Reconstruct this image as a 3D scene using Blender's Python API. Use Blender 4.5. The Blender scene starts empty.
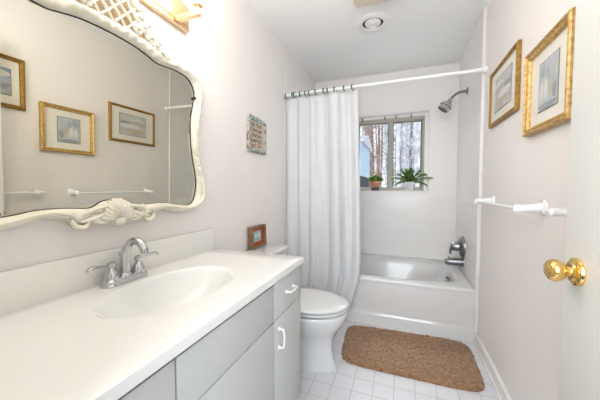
import bpy, bmesh, math, random
from mathutils import Vector, Matrix, noise
random.seed(7)
C = bpy.context.scene.collection
S = bpy.context.scene
PI = math.pi

# ------------------------------------------------------------------ camera, light, exposure
cam = bpy.data.cameras.new('camera'); co = bpy.data.objects.new('camera', cam); C.objects.link(co)
cam.sensor_width = 36; cam.lens = 273.27/600*36; cam.clip_start = .02; cam.clip_end = 200
r_ = Vector((0.934560456, 0.355803528, 0.000777)); u_ = Vector((-0.01615237, 0.04024426, 0.99905931)); f_ = Vector((-0.35543755, 0.93369387, -0.04335776))
m = Matrix((r_, u_, -f_)).transposed().to_4x4(); m.translation = Vector((1.0283, 0, 1.1413))
co.matrix_world = m
S.camera = co

w = bpy.data.worlds.new('sky'); S.world = w; w.use_nodes = True
bg = w.node_tree.nodes['Background']; bg.inputs[0].default_value = (.86, .93, 1, 1); bg.inputs[1].default_value = .7

def area(name, loc, target, sx, sy, power, col):
    l = bpy.data.lights.new(name, 'AREA'); l.shape = 'RECTANGLE'; l.size = sx; l.size_y = sy; l.energy = power; l.color = col
    o = bpy.data.objects.new(name, l); C.objects.link(o); o.location = loc
    d = Vector(target)-Vector(loc); o.rotation_euler = d.to_track_quat('-Z', 'Y').to_euler()
    return o
area('hall_fill', (1.08, -1.0, 1.55), (1.0, 1.5, 1.2), 1.2, 1.6, 33, (.86, .925, 1))  # unseen fill lamp added behind the camera to brighten the room
area('ceiling_fill', (1.00, .50, 1.90), (.95, 1.4, 2.4), .30, .30, 2.6, (.89, .945, 1))  # unseen fill lamp added, aimed upward to brighten ceiling and walls
area('window_daylight', (.87, 3.68, 2.42), (.9, 2.5, .7), 1.1, .6, 110, (.86, .93, 1))

S.view_settings.view_transform = 'Standard'; S.view_settings.look = 'None'
S.view_settings.gamma = 1; S.view_settings.use_curve_mapping = False
S.view_settings.exposure = 0.95

# ------------------------------------------------------------------ materials
def mat(name, col, rough=.5, metal=0, spec=.5, emit=None, es=0, coat=0, trans=0, ior=1.45, sheen=0):
    m = bpy.data.materials.new(name); m.use_nodes = True
    b = m.node_tree.nodes['Principled BSDF']
    b.inputs['Base Color'].default_value = (*col, 1); b.inputs['Roughness'].default_value = rough
    b.inputs['Metallic'].default_value = metal; b.inputs['Specular IOR Level'].default_value = spec
    b.inputs['Coat Weight'].default_value = coat; b.inputs['Transmission Weight'].default_value = trans
    b.inputs['IOR'].default_value = ior; b.inputs['Sheen Weight'].default_value = sheen
    if emit: b.inputs['Emission Color'].default_value = (*emit, 1); b.inputs['Emission Strength'].default_value = es
    return m
def N(m, t, **k):
    n = m.node_tree.nodes.new(t)
    for a, v in k.items(): setattr(n, a, v)
    return n
def L(m, a, b): m.node_tree.links.new(a, b)
def bsdf(m): return m.node_tree.nodes['Principled BSDF']
def noisy(m, c1, c2, scale=8, detail=4, bump=0, bscale=None, dist=.002, lo=.35, hi=.65):
    tc = N(m, 'ShaderNodeTexCoord'); n = N(m, 'ShaderNodeTexNoise'); n.inputs['Scale'].default_value = scale; n.inputs['Detail'].default_value = detail
    L(m, tc.outputs['Object'], n.inputs['Vector'])
    r = N(m, 'ShaderNodeValToRGB'); r.color_ramp.elements[0].color = (*c1, 1); r.color_ramp.elements[1].color = (*c2, 1)
    r.color_ramp.elements[0].position = lo; r.color_ramp.elements[1].position = hi
    L(m, n.outputs['Fac'], r.inputs[0]); L(m, r.outputs[0], bsdf(m).inputs['Base Color'])
    if bump:
        n2 = N(m, 'ShaderNodeTexNoise'); n2.inputs['Scale'].default_value = bscale or scale*4; n2.inputs['Detail'].default_value = 4
        L(m, tc.outputs['Object'], n2.inputs['Vector'])
        bp = N(m, 'ShaderNodeBump'); bp.inputs['Strength'].default_value = bump; bp.inputs['Distance'].default_value = dist
        L(m, n2.outputs['Fac'], bp.inputs['Height']); L(m, bp.outputs[0], bsdf(m).inputs['Normal'])
    return m
def tiles(name, base, grout, size, off, ax, gw=.035, rough=.25, var=.03):
    """square tiles from object position: ax = the two axes used"""
    m = mat(name, base, rough); tc = N(m, 'ShaderNodeTexCoord'); sx = N(m, 'ShaderNodeSeparateXYZ'); L(m, tc.outputs['Object'], sx.inputs[0])
    outs = []; cells = []
    for a, o in zip(ax, off):
        s = N(m, 'ShaderNodeMath', operation='SUBTRACT'); s.inputs[1].default_value = o; L(m, sx.outputs[a], s.inputs[0])
        d = N(m, 'ShaderNodeMath', operation='DIVIDE'); d.inputs[1].default_value = size; L(m, s.outputs[0], d.inputs[0])
        fr = N(m, 'ShaderNodeMath', operation='FRACT'); L(m, d.outputs[0], fr.inputs[0])
        fl = N(m, 'ShaderNodeMath', operation='FLOOR'); L(m, d.outputs[0], fl.inputs[0]); cells.append(fl)
        c = N(m, 'ShaderNodeMath', operation='SUBTRACT'); c.inputs[1].default_value = .5; L(m, fr.outputs[0], c.inputs[0])
        ab = N(m, 'ShaderNodeMath', operation='ABSOLUTE'); L(m, c.outputs[0], ab.inputs[0])
        mr = N(m, 'ShaderNodeMapRange', interpolation_type='SMOOTHSTEP'); mr.inputs[1].default_value = .5-gw; mr.inputs[2].default_value = .5-gw*.45
        L(m, ab.outputs[0], mr.inputs[0]); outs.append(mr)
    mx = N(m, 'ShaderNodeMath', operation='MAXIMUM'); L(m, outs[0].outputs[0], mx.inputs[0]); L(m, outs[1].outputs[0], mx.inputs[1])
    cv = N(m, 'ShaderNodeCombineXYZ'); L(m, cells[0].outputs[0], cv.inputs[0]); L(m, cells[1].outputs[0], cv.inputs[1])
    wn = N(m, 'ShaderNodeTexWhiteNoise', noise_dimensions='3D'); L(m, cv.outputs[0], wn.inputs['Vector'])
    t = N(m, 'ShaderNodeMixRGB'); t.inputs[1].default_value = (*base, 1); t.inputs[2].default_value = (*[x*(1-var) for x in base], 1); L(m, wn.outputs['Value'], t.inputs[0])
    g = N(m, 'ShaderNodeMixRGB'); L(m, mx.outputs[0], g.inputs[0]); L(m, t.outputs[0], g.inputs[1]); g.inputs[2].default_value = (*grout, 1)
    L(m, g.outputs[0], bsdf(m).inputs['Base Color'])
    inv = N(m, 'ShaderNodeMath', operation='SUBTRACT'); inv.inputs[0].default_value = 1; L(m, mx.outputs[0], inv.inputs[1])
    bp = N(m, 'ShaderNodeBump'); bp.inputs['Strength'].default_value = .5; bp.inputs['Distance'].default_value = .001; L(m, inv.outputs[0], bp.inputs['Height']); L(m, bp.outputs[0], bsdf(m).inputs['Normal'])
    return m

M = {}
M['wall'] = noisy(mat('wall_paint', (.8, .75, .72), .6), (.86, .82, .795), (.875, .835, .81), 2, bump=.15, bscale=120, dist=.0006)
M['hallwall'] = mat('hall_wall_paint', (.42, .38, .33), .7)
M['ceiling'] = noisy(mat('ceiling_paint', (.8, .79, .77), .8), (.90, .90, .89), (.915, .915, .905), 2, bump=.2, bscale=90, dist=.001)
M['trim'] = mat('trim_white', (.85, .83, .80), .35)
M['door'] = mat('door_white', (.84, .845, .82), .4)
M['floor'] = tiles('floor_tile', (.68, .685, .715), (.54, .48, .42), .1118, (.0978, .0468), (0, 1), gw=.026)
M['wtileb'] = tiles('alcove_tile_back', (.85, .83, .805), (.79, .77, .745), .1118, (.05, .0), (0, 2), gw=.018, rough=.2, var=.015)
M['wtiles'] = tiles('alcove_tile_side', (.84, .80, .77), (.79, .76, .73), .1118, (.05, .0), (1, 2), gw=.018, rough=.2, var=.015)
M['panel'] = mat('alcove_panel', (.84, .81, .79), .3)
M['counter'] = noisy(mat('cultured_marble', (.85, .83, .79), .18, coat=.3), (.81, .815, .80), (.83, .835, .82), 3)
M['splash'] = mat('backsplash_marble', (.87, .85, .80), .2, coat=.3)
M['cab'] = mat('cabinet_laminate', (.56, .57, .56), .4)
M['wood'] = mat('dark_wood_edge', (.16, .085, .03), .6)
M['bareboard'] = mat('bare_particle_board', (.36, .30, .22), .8)
M['greybrown'] = mat('grey_brown', (.25, .22, .17), .8)  # even grey-brown for the curtain clips and mat bevels
M['plastic'] = mat('white_plastic', (.86, .87, .86), .3)
M['chrome'] = mat('chrome', (.56, .57, .58), .07, 1)
M['nickel'] = mat('brushed_nickel', (.25, .25, .26), .3, 1)
M['brass'] = mat('polished_brass', (.86, .58, .20), .12, 1)
M['porc'] = mat('porcelain', (.70, .71, .705), .1, coat=.5)
M['tub'] = mat('tub_enamel', (.67, .665, .655), .15, coat=.4)
M['curtain'] = noisy(mat('curtain_fabric', (.84, .86, .88), .8, sheen=.2), (.65, .665, .68), (.68, .695, .705), 5, bump=.2, bscale=300, dist=.0005)
M['mirror'] = mat('mirror_glass', (.70, .69, .605), .0, 1)
M['ivory'] = noisy(mat('carved_ivory', (.80, .77, .67), .45), (.74, .70, .56), (.82, .79, .70), 22, bump=.5, bscale=45, dist=.004)
M['cane'] = mat('tan_backing', (.62, .44, .29), .6)
M['black'] = mat('blackened_edge', (.03, .028, .02), .5)
M['gold'] = noisy(mat('gold_leaf', (.75, .5, .16), .45, .45), (.26, .135, .025), (.42, .24, .05), 60, bump=.3, bscale=90, dist=.002)
M['goldpale'] = noisy(mat('pale_gold_leaf', (.8, .6, .3), .45, .4), (.45, .26, .07), (.70, .48, .20), 70, bump=.3, bscale=120, dist=.002)
M['gold_dark'] = mat('dark_gold_edge', (.30, .18, .06), .4, .5)
M['mat'] = mat('mat_board', (.82, .79, .71), .6, coat=.5)
M['glass'] = mat('picture_glass', (1, 1, 1), .02, trans=1, ior=1.2)
M['bulb'] = mat('lit_globe', (1, .95, .85), .3, emit=(1, .86, .66), es=6)
M['lampgold'] = mat('lamp_champagne_gold', (.86, .62, .38), .28, .85)
M['teal'] = mat('teal_plastic_ring', (.008, .07, .08), .3)
M['vinyl'] = mat('window_vinyl', (.42, .40, .34), .5)
M['pane'] = mat('window_glass', (1, 1, 1), .0, trans=1, ior=1.02, spec=.2)
M['dark'] = mat('dark_void', (.02, .02, .02), .8)
M['beige'] = mat('almond_fixture', (.76, .67, .54), .5)
M['terra'] = noisy(mat('terracotta', (.55, .22, .1), .7), (.48, .17, .08), (.62, .27, .13), 20)
M['darkpot'] = mat('dark_grey_pot', (.09, .09, .10), .6)
M['leaf'] = noisy(mat('leaf_green', (.1, .25, .05), .5), (.07, .20, .03), (.22, .42, .08), 25)
M['leaf2'] = noisy(mat('fern_green', (.1, .2, .04), .5), (.07, .16, .03), (.22, .36, .09), 25)
M['soil'] = mat('potting_soil', (.05, .035, .02), .9)
M['snow'] = noisy(mat('snowy_ground', (.8, .8, .85), .9), (.45, .40, .38), (.85, .87, .92), 1.2)
M['barkA'] = noisy(mat('grey_bark', (.3, .28, .27), .9), (.20, .18, .17), (.50, .48, .48), 6)
M['barkB'] = noisy(mat('brown_bark', (.3, .2, .15), .9), (.25, .16, .13), (.48, .36, .31), 6)
M['barkC'] = noisy(mat('frosty_bark', (.7, .7, .7), .9), (.45, .44, .46), (.80, .80, .84), 5)
M['shed'] = mat('pale_blue_siding', (.50, .66, .80), .7)
M['sheddark'] = mat('dark_skirting', (.05, .06, .07), .8)
M['woodframe'] = noisy(mat('brown_wood_frame', (.3, .2, .1), .5), (.16, .09, .04), (.27, .165, .08), 12)
M['red'] = mat('red_mat', (.48, .07, .04), .6)
M['weather'] = noisy(mat('weathered_blue_paint', (.4, .5, .48), .7), (.12, .17, .16), (.50, .60, .57), 45, lo=.4, hi=.6)
M['rustbrown'] = noisy(mat('worn_wood_edge', (.3, .2, .15), .7), (.20, .10, .07), (.50, .46, .42), 28, lo=.45, hi=.55)
M['signboard'] = mat('sign_board', (.62, .50, .40), .7)
M['ink'] = mat('sign_ink', (.10, .07, .06), .7)
M['rug'] = noisy(mat('tan_shag', (.4, .25, .14), .95, sheen=.3), (.19, .10, .045), (.33, .19, .10), 45, detail=8, bump=.6, bscale=150, dist=.005)
M['rubber'] = mat('black_rubber', (.03, .03, .03), .7)

def paint(name, cols, scale, seed=0, stretch=(1, 1, 1)):
    m = mat(name, cols[0], .6); tc = N(m, 'ShaderNodeTexCoord'); mp = N(m, 'ShaderNodeMapping'); mp.inputs['Location'].default_value = (seed, seed, seed); mp.inputs['Scale'].default_value = stretch
    L(m, tc.outputs['Object'], mp.inputs[0]); n = N(m, 'ShaderNodeTexNoise'); n.inputs['Scale'].default_value = scale; n.inputs['Detail'].default_value = 5; L(m, mp.outputs[0], n.inputs['Vector'])
    r = N(m, 'ShaderNodeValToRGB'); els = r.color_ramp.elements
    while len(els) < len(cols): els.new(.5)
    for i, c in enumerate(cols): els[i].position = .3+.4*i/(len(cols)-1); els[i].color = (*c, 1)
    L(m, n.outputs['Fac'], r.inputs[0]); L(m, r.outputs[0], bsdf(m).inputs['Base Color']); return m

# ------------------------------------------------------------------ mesh helpers
class MB:
    def __init__(s): s.v = []; s.f = []; s.mi = []; s.cur = 0
    def add(s, vs, fs):
        o = len(s.v); s.v += [tuple(v) for v in vs]; s.f += [tuple(i+o for i in f) for f in fs]; s.mi += [s.cur]*len(fs)
    def box(s, x0, x1, y0, y1, z0, z1, bev=0, seg=2):
        bm = bmesh.new(); bmesh.ops.create_cube(bm, size=1)
        for v in bm.verts: v.co = Vector(((x0+x1)/2+v.co.x*(x1-x0), (y0+y1)/2+v.co.y*(y1-y0), (z0+z1)/2+v.co.z*(z1-z0)))
        if bev: bmesh.ops.bevel(bm, geom=bm.edges[:], offset=bev, segments=seg, affect='EDGES', profile=.5)
        bm.verts.index_update(); s.add([v.co for v in bm.verts], [[v.index for v in f.verts] for f in bm.faces]); bm.free()
    def tube(s, pts, rad, n=12, cap=True, flat=None):
        pts = [Vector(p) for p in pts]; k = len(pts)
        if not hasattr(rad, '__len__'): rad = [rad]*k
        t = [(pts[min(i+1, k-1)]-pts[max(i-1, 0)]).normalized() for i in range(k)]
        up = Vector((0, 0, 1)) if abs(t[0].z) < .9 else Vector((1, 0, 0))
        a = t[0].cross(up).normalized(); vs = []
        for i in range(k):
            a = (a-t[i]*a.dot(t[i])).normalized(); b = t[i].cross(a)
            for j in range(n):
                q = 2*PI*j/n; vs.append(pts[i]+(a*math.cos(q)+b*math.sin(q)*(flat or 1))*rad[i])
        fs = [(i*n+j, i*n+(j+1) % n, (i+1)*n+(j+1) % n, (i+1)*n+j) for i in range(k-1) for j in range(n)]
        if cap: fs += [tuple(range(n-1, -1, -1)), tuple((k-1)*n+j for j in range(n))]
        s.add(vs, fs)
    def lathe(s, prof, c, axis=(0, 0, 1), n=32, sy=1):
        c = Vector(c); ax = Vector(axis).normalized(); up = Vector((0, 0, 1)) if abs(ax.z) < .9 else Vector((1, 0, 0))
        a = ax.cross(up).normalized(); b = ax.cross(a); vs = []; k = len(prof)
        for r, h in prof:
            for j in range(n):
                q = 2*PI*j/n; vs.append(c+ax*h+(a*math.cos(q)+b*math.sin(q)*sy)*max(r, 1e-5))
        fs = [(i*n+j, i*n+(j+1) % n, (i+1)*n+(j+1) % n, (i+1)*n+j) for i in range(k-1) for j in range(n)]
        if prof[0][0] > 1e-4: fs.append(tuple(range(n-1, -1, -1)))
        if prof[-1][0] > 1e-4: fs.append(tuple((k-1)*n+j for j in range(n)))
        s.add(vs, fs)
    def loft(s, rings, closed=True, capa=False, capb=False):
        n = len(rings[0]); vs = [p for r in rings for p in r]; k = len(rings)
        m_ = n if closed else n-1
        fs = [(i*n+j, i*n+(j+1) % n, (i+1)*n+(j+1) % n, (i+1)*n+j) for i in range(k-1) for j in range(m_)]
        if capa: fs.append(tuple(range(n-1, -1, -1)))
        if capb: fs.append(tuple((k-1)*n+j for j in range(n)))
        s.add(vs, fs)
    def ball(s, c, r, n=12, sc=(1, 1, 1)):
        vs = []; k = n//2+1
        for i in range(k):
            th = PI*i/(k-1)
            for j in range(n):
                ph = 2*PI*j/n; vs.append((c[0]+r*sc[0]*math.sin(th)*math.cos(ph), c[1]+r*sc[1]*math.sin(th)*math.sin(ph), c[2]+r*sc[2]*math.cos(th)))
        s.add(vs, [(i*n+j, (i+1)*n+j, (i+1)*n+(j+1) % n, i*n+(j+1) % n) for i in range(k-1) for j in range(n)])
    def build(s, name, m, parent=None, sharp=35, fix=True):
        me = bpy.data.meshes.new(name); off = Vector((0, 0, 0)); p = parent
        while p: off += p.location; p = p.parent
        me.from_pydata([tuple(Vector(v)-off) for v in s.v], [], s.f)
        for q in (m if isinstance(m, (list, tuple)) else [m]): me.materials.append(q)
        for i, p in enumerate(me.polygons): p.material_index = s.mi[i]; p.use_smooth = True
        bm = bmesh.new(); bm.from_mesh(me); bmesh.ops.remove_doubles(bm, verts=bm.verts, dist=1e-6)
        if fix: bmesh.ops.recalc_face_normals(bm, faces=bm.faces)
        bm.to_mesh(me); bm.free(); me.set_sharp_from_angle(angle=math.radians(sharp)); me.update()
        o = bpy.data.objects.new(name, me); C.objects.link(o); o.parent = parent
        return o
def tag(o, label, cat, group=None, kind=None):
    o['label'] = label; o['category'] = cat
    if group: o['group'] = group
    if kind: o['kind'] = kind
    return o
def thing(name, loc, label, cat, group=None, kind=None):
    o = bpy.data.objects.new(name, None); o.empty_display_size = .05; C.objects.link(o); o.location = loc
    return tag(o, label, cat, group, kind)
def struct(name, mb, m, label=None, cat=None):
    o = mb.build(name, m); o['kind'] = 'structure'
    o['label'] = label or name.replace('_', ' '); o['category'] = cat or name.split('_')[0]
    return o
def smooth(pts, k=8):
    out = []; n = len(pts)
    for i in range(n-1):
        p0, p1, p2, p3 = [Vector(pts[max(0, min(n-1, j))]) for j in (i-1, i, i+1, i+2)]
        for a in range(k):
            t = a/k; out.append(.5*((2*p1)+(p2-p0)*t+(2*p0-5*p1+4*p2-p3)*t*t+(3*p1-p0-3*p2+p3)*t**3))
    out.append(Vector(pts[-1])); return out

# ------------------------------------------------------------------ room shell
WR = 1.555      # painted right wall; the tub alcove wall stands 3 cm proud of it
WA = 1.535
YB = 3.22; CH = 2.416; Y0 = .10; YA = 2.318
b = MB(); b.box(-.1, 1.7, -.02, 3.42, -.1, 0); struct('floor', b, M['floor'], 'white square ceramic floor tiles with tan grout', 'floor')
b = MB(); b.box(-.1, 1.7, -.02, 3.42, CH, CH+.1); struct('ceiling', b, M['ceiling'], 'off white painted ceiling', 'ceiling')
b = MB(); b.box(-.1, 0, -.02, 3.42, 0, CH); struct('wall_left', b, M['wall'], 'pale pinkish wall behind the carved mirror', 'wall')
b = MB(); b.box(WR, 1.7, -.02, YA, 0, CH); struct('wall_right', b, M['wall'], 'pale wall hung with gold framed pictures', 'wall')
b = MB(); b.box(WA, 1.7, YA, 3.42, 0, 1.04); struct('wall_right_tiled', b, M['wtiles'], 'tiled lower end wall of the tub alcove with the faucet', 'wall')
b = MB(); b.box(WA, 1.7, YA, 3.42, 1.04, CH); struct('wall_right_upper', b, M['panel'], 'smooth upper end wall of the tub alcove with the shower arm', 'wall')
WX0, WX1, WZ0, WZ1 = .45, 1.27, 1.11, 1.966
b = MB(); b.box(0, WA, YB, 3.42, 0, 1.04); struct('wall_back_tiled', b, M['wtileb'], 'white tiled wall below the window behind the tub', 'wall')
b = MB(); b.box(0, WX0, YB, 3.42, 1.04, CH); b.box(WX1, WA, YB, 3.42, 1.04, CH); b.box(WX0, WX1, YB, 3.42, WZ1, CH); b.box(WX0, WX1, YB, 3.42, 1.04, WZ0)
struct('wall_back', b, M['panel'], 'smooth pale wall around the recessed window', 'wall')
b = MB(); b.box(0, .70, -.02, Y0, 0, CH); b.box(1.49, WR, -.02, Y0, 0, CH); b.box(.70, 1.49, -.02, Y0, 2.05, CH); struct('wall_front', b, M['wall'], 'wall with the doorway at the camera', 'wall')
b = MB(); b.box(-.6, 2.4, -2.2, -.02, -.1, 0); struct('floor_hall', b, M['floor'], 'floor of the hall outside the bathroom', 'floor')
b = MB(); b.box(-.6, 2.4, -2.3, -2.2, 0, CH); b.box(-.7, -.6, -2.3, -.02, 0, CH); b.box(2.4, 2.5, -2.3, -.02, 0, CH)  # unseen shell added to keep sky light out and darken chrome reflections
struct('wall_hall', b, M['hallwall'], 'unseen tan hall walls added outside the doorway to block sky light', 'wall')
b = MB(); b.box(-.7, 2.5, -2.3, -.02, CH, CH+.1); struct('ceiling_hall', b, M['ceiling'], 'unseen hall ceiling added outside the doorway to block sky light', 'ceiling')  # unseen, added with the hall walls to shut out the sky
# baseboard
b = MB(); b.box(WR-.020, WR, .95, YA-.002, 0, .078, .004); b.box(WR-.030, WR, .95, YA-.002, 0, .018, .005)
struct('baseboard_right', b, M['trim'], 'white baseboard along the right wall', 'baseboard')
b = MB(); b.box(WA-.003, WA+.008, YA-.010, YA+.012, .0, CH, .003); struct('trim_1', b, M['trim'], 'white vertical edge strip where the tub alcove begins on the right', 'trim')
b = MB(); b.box(0, .006, 2.300, 2.318, .0, CH, .002); struct('trim_2', b, M['trim'], 'white vertical edge strip on the left wall beside the curtain', 'trim')

# window
wr = thing('window_1', (.86, 3.3, 1.11), 'sliding window with taupe frame in a recess above the tub', 'window', kind='structure')
YF = 3.30
def rect_frame(mb, x0, x1, z0, z1, wl, wr_, wb, wt, y0, y1, bev=.003):
    mb.box(x0, x0+wl, y0, y1, z0, z1, bev); mb.box(x1-wr_, x1, y0, y1, z0, z1, bev)
    mb.box(x0+wl, x1-wr_, y0, y1, z0, z0+wb, bev); mb.box(x0+wl, x1-wr_, y0, y1, z1-wt, z1, bev)
b = MB(); rect_frame(b, WX0, WX1-.04, WZ0, WZ1-.03, .05, .022, .022, .035, YF, YF+.07); b.build('window_frame', M['vinyl'], wr)
b = MB(); b.box(WX1-.04, WX1, YF+.004, YF+.07, WZ0, WZ1); b.build('side_casing', M['panel'], wr)
b = MB(); b.box(WX0, WX1-.04, YF+.004, YF+.07, WZ1-.03, WZ1); b.build('head_casing', M['panel'], wr)
b = MB(); rect_frame(b, WX0+.05, .895, WZ0+.022, WZ1-.06, .025, .05, .02, .028, YF+.012, YF+.04); sa = b.build('left_sash', M['vinyl'], wr)
b = MB(); rect_frame(b, .845, WX1-.060, WZ0+.022, WZ1-.06, .06, .020, .02, .028, YF+.03, YF+.06); sb = b.build('right_sash', M['vinyl'], wr)
b = MB(); b.box(WX0+.07, .85, YF+.024, YF+.028, WZ0+.035, WZ1-.07); b.build('pane', M['pane'], sa)
b = MB(); b.box(.90, WX1-.07, YF+.043, YF+.047, WZ0+.035, WZ1-.07); b.build('pane', M['pane'], sb)
for g0, g1, y in ((WX0+.073, .848, YF+.011), (.903, WX1-.071, YF+.029)):
    b = MB()
    for (x0, x1, z0, z1) in ((g0, g1, WZ1-.084, WZ1-.077), (g0, g0+.004, WZ0+.04, WZ1-.08), (g1-.004, g1, WZ0+.04, WZ1-.08)): b.box(x0, x1, y, y+.004, z0, z1)
    o = b.build('glazing_gasket', M['black'], wr); o['label'] = 'thin dark seal around the glass'
b = MB(); b.box(WX0, WX1, YB-.006, YF+.01, WZ0-.012, WZ0+.002, .002); b.build('window_sill', M['panel'], wr)
for x in (.56, .81, .93, 1.09):
    b = MB(); b.box(x-.008, x+.008, YF-.018, YF, WZ1-.045, WZ1-.012, .002); b.tube([(x, YF-.018, WZ1-.03), (x, YF-.026, WZ1-.036), (x, YF-.024, WZ1-.05)], .003, 6)
    b.build('curtain_clip', M['greybrown'], wr)

# door standing open along the right wall
d = thing('door_1', (1.4475, .15, .01), 'white bathroom door standing open along the right wall', 'door', kind='structure')
b = MB(); b.box(1.43, 1.465, .15, .922, .01, 2.03, .0015); b.build('door_slab', M['door'], d)
KY, KZ = .862, .936
b = MB(); b.lathe([(.0001, 0), (.0335, 0), (.0345, .003), (.033, .008), (.027, .012), (.0235, .0125), (.020, .016), (.0001, .016)], (1.43, KY, KZ), (-1, 0, 0), 40); ro = b.build('knob_rosette', M['brass'], d)
b = MB(); b.lathe([(.013, .014), (.0115, .018), (.0115, .022), (.015, .0245), (.0155, .027), (.021, .030), (.0262, .036), (.028, .044), (.0275, .051), (.024, .057), (.018, .061), (.009, .063), (.0001, .0635)], (1.43, KY, KZ), (-1, 0, 0), 40); b.build('door_knob', M['brass'], d)
b = MB(); b.ball((1.424, KY-.033, KZ-.006), .0028, 8); b.build('rosette_hole', M['dark'], ro)
b = MB(); b.box(1.436, 1.459, .921, .924, KZ-.03, KZ+.03, .001); b.box(1.441, 1.454, .921, .933, KZ-.008, KZ+.008, .002); b.build('latch', M['brass'], d)
b = MB()
for z in (.2, 1.0, 1.8): b.tube([(1.472, .15, z-.045), (1.472, .15, z+.045)], .007, 10)
b.build('hinge', M['brass'], d)

# ------------------------------------------------------------------ vanity cabinet
VX, VY0, VY1 = .546, .20, 1.276
v = thing('vanity_cabinet', (.27, .73, 0), 'long pale grey bathroom vanity cabinet under the white countertop', 'cabinet')
b = MB(); b.box(.004, VX-.018, VY0, VY0+.016, .09, .762); b.box(.004, VX-.018, VY1-.016, VY1, .09, .762); b.box(.004, VX-.018, VY0+.016, VY1-.016, .09, .106); b.box(.004, .02, VY0+.016, VY1-.016, .106, .762); b.box(VX-.030, VX-.0185, VY0+.016, VY1-.016, .106, .762); b.box(.004, VX-.075, VY0+.01, VY1-.005, 0, .09); b.build('cabinet_body', M['bareboard'], v)
b = MB(); b.box(VX-.030, VX-.004, VY0+.002, VY1-.286, .755, .7655); o = b.build('top_rail', M['wood'], v); o['label'] = 'dark bare wood rail showing below the countertop'
def panel(name, y0, y1, z0, z1):
    b = MB(); b.box(VX-.018, VX, y0, y1, z0, z1, .0015); return b.build(name, M['cab'], v)
def pull(parent, y, z, vert):
    b = MB(); l = .040; o = .024
    pts = [(VX-.002, -l, 0), (VX+.012, -l, 0), (VX+.022, -l+.004, 0), (VX+o, -l+.014, 0), (VX+o+.002, 0, 0), (VX+o, l-.014, 0), (VX+.022, l-.004, 0), (VX+.012, l, 0), (VX-.002, l, 0)]
    pts = smooth(pts, 4)
    b.tube([(p.x, y, z+p.y) if vert else (p.x, y+p.y, z) for p in pts], .0046, 10)
    for s in (-l, l): b.lathe([(.009, 0), (.008, .004), (.006, .006)], (VX, y+(0 if vert else s), z+(s if vert else 0)), (1, 0, 0), 14)
    b.build('handle', M['plastic'], parent)
panel('false_front', .472, .974, .602, .751)
dr = panel('drawer', .980, VY1, .602, .7645); pull(dr, 1.135, .682, False)
dr = panel('drawer', VY0, .466, .602, .751); pull(dr, .335, .672, False)
dd = panel('door', .980, VY1, .10, .597); pull(dd, 1.018, .512, True)
dd = panel('door', .472, .974, .10, .597)
dd = panel('door', VY0, .466, .10, .597); pull(dd, .43, .18, True)

# countertop with integral oval basin
def slab_with_bowl(mb, x0, x1, y0, y1, z, cx, cy, rings, nper=56, thick=.04, lip=.006):
    """rings: (scale function ang -> (dx,dy), z) going from rim inward"""
    bound = []
    for (ax, ay, bx, by) in ((x0, y0, x1, y0), (x1, y0, x1, y1), (x1, y1, x0, y1), (x0, y1, x0, y0)):
        for i in range(nper):
            t = i/nper; bound.append((ax+(bx-ax)*t, ay+(by-ay)*t))
    ang = [math.atan2(p[1]-cy, p[0]-cx) for p in bound]
    def inset(k): return [(x0+k+(p[0]-x0)*(x1-x0-2*k)/(x1-x0), y0+k+(p[1]-y0)*(y1-y0-2*k)/(y1-y0)) for p in bound]
    R_ = [[(p[0], p[1], z-thick) for p in inset(lip*.3)], [(p[0], p[1], z-thick+lip*.4) for p in bound], [(p[0], p[1], z-lip) for p in bound], [(p[0], p[1], z-lip*.3) for p in inset(lip*.3)], [(p[0], p[1], z) for p in inset(lip)]]
    o0 = inset(lip); r0 = [rings[0][0](a) for a in ang]
    for t in (.35, .7):
        R_.append([(o0[i][0]*(1-t)+(cx+r0[i][0])*t, o0[i][1]*(1-t)+(cy+r0[i][1])*t, z) for i in range(len(ang))])
    for fn, zz in rings: R_.append([(cx+fn(a)[0], cy+fn(a)[1], zz(a) if callable(zz) else zz) for a in ang])
    mb.loft(R_, capb=True)
def ell(a, b, e=2.0, ox=0, oy=0):
    def f(t):
        # point on superellipse in true direction t
        c, s = math.cos(t), math.sin(t); r = (abs(c/a)**e+abs(s/b)**e)**(-1/e); return (r*c+ox, r*s+oy)
    return f
ct = thing('countertop', (.28, .70, .756), 'long glossy white countertop with a moulded oval basin', 'countertop')
CZ = .796; CX, CY = .279, .732
prof = []
for q in range(33):
    k_ = 1.04-q/32*.94; d_ = min(1, (1.04-k_)/.94); prof.append((k_, -.1285*(1-(1-min(1, d_*1.02))**2.6)*(1-math.exp(-d_*16))))
rings = [(ell(.160*k, .246*k), CZ+dz) for k, dz in prof]
b = MB(); slab_with_bowl(b, 0.0, .56, Y0+.004, 1.2786, CZ, CX, CY, rings, thick=.030, lip=.003); b.build('countertop_slab', M['counter'], ct, sharp=28)
b = MB(); b.box(0, .02, Y0+.004, 1.2786, CZ-.004, .913, .003); b.build('backsplash', M['splash'], ct)
b = MB(); b.lathe([(.0001, 0), (.022, 0), (.023, .002), (.019, .004), (.012, .0025), (.0001, .0035)], (CX, CY, CZ-.1285), n=24); b.build('drain', M['chrome'], ct)

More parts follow.
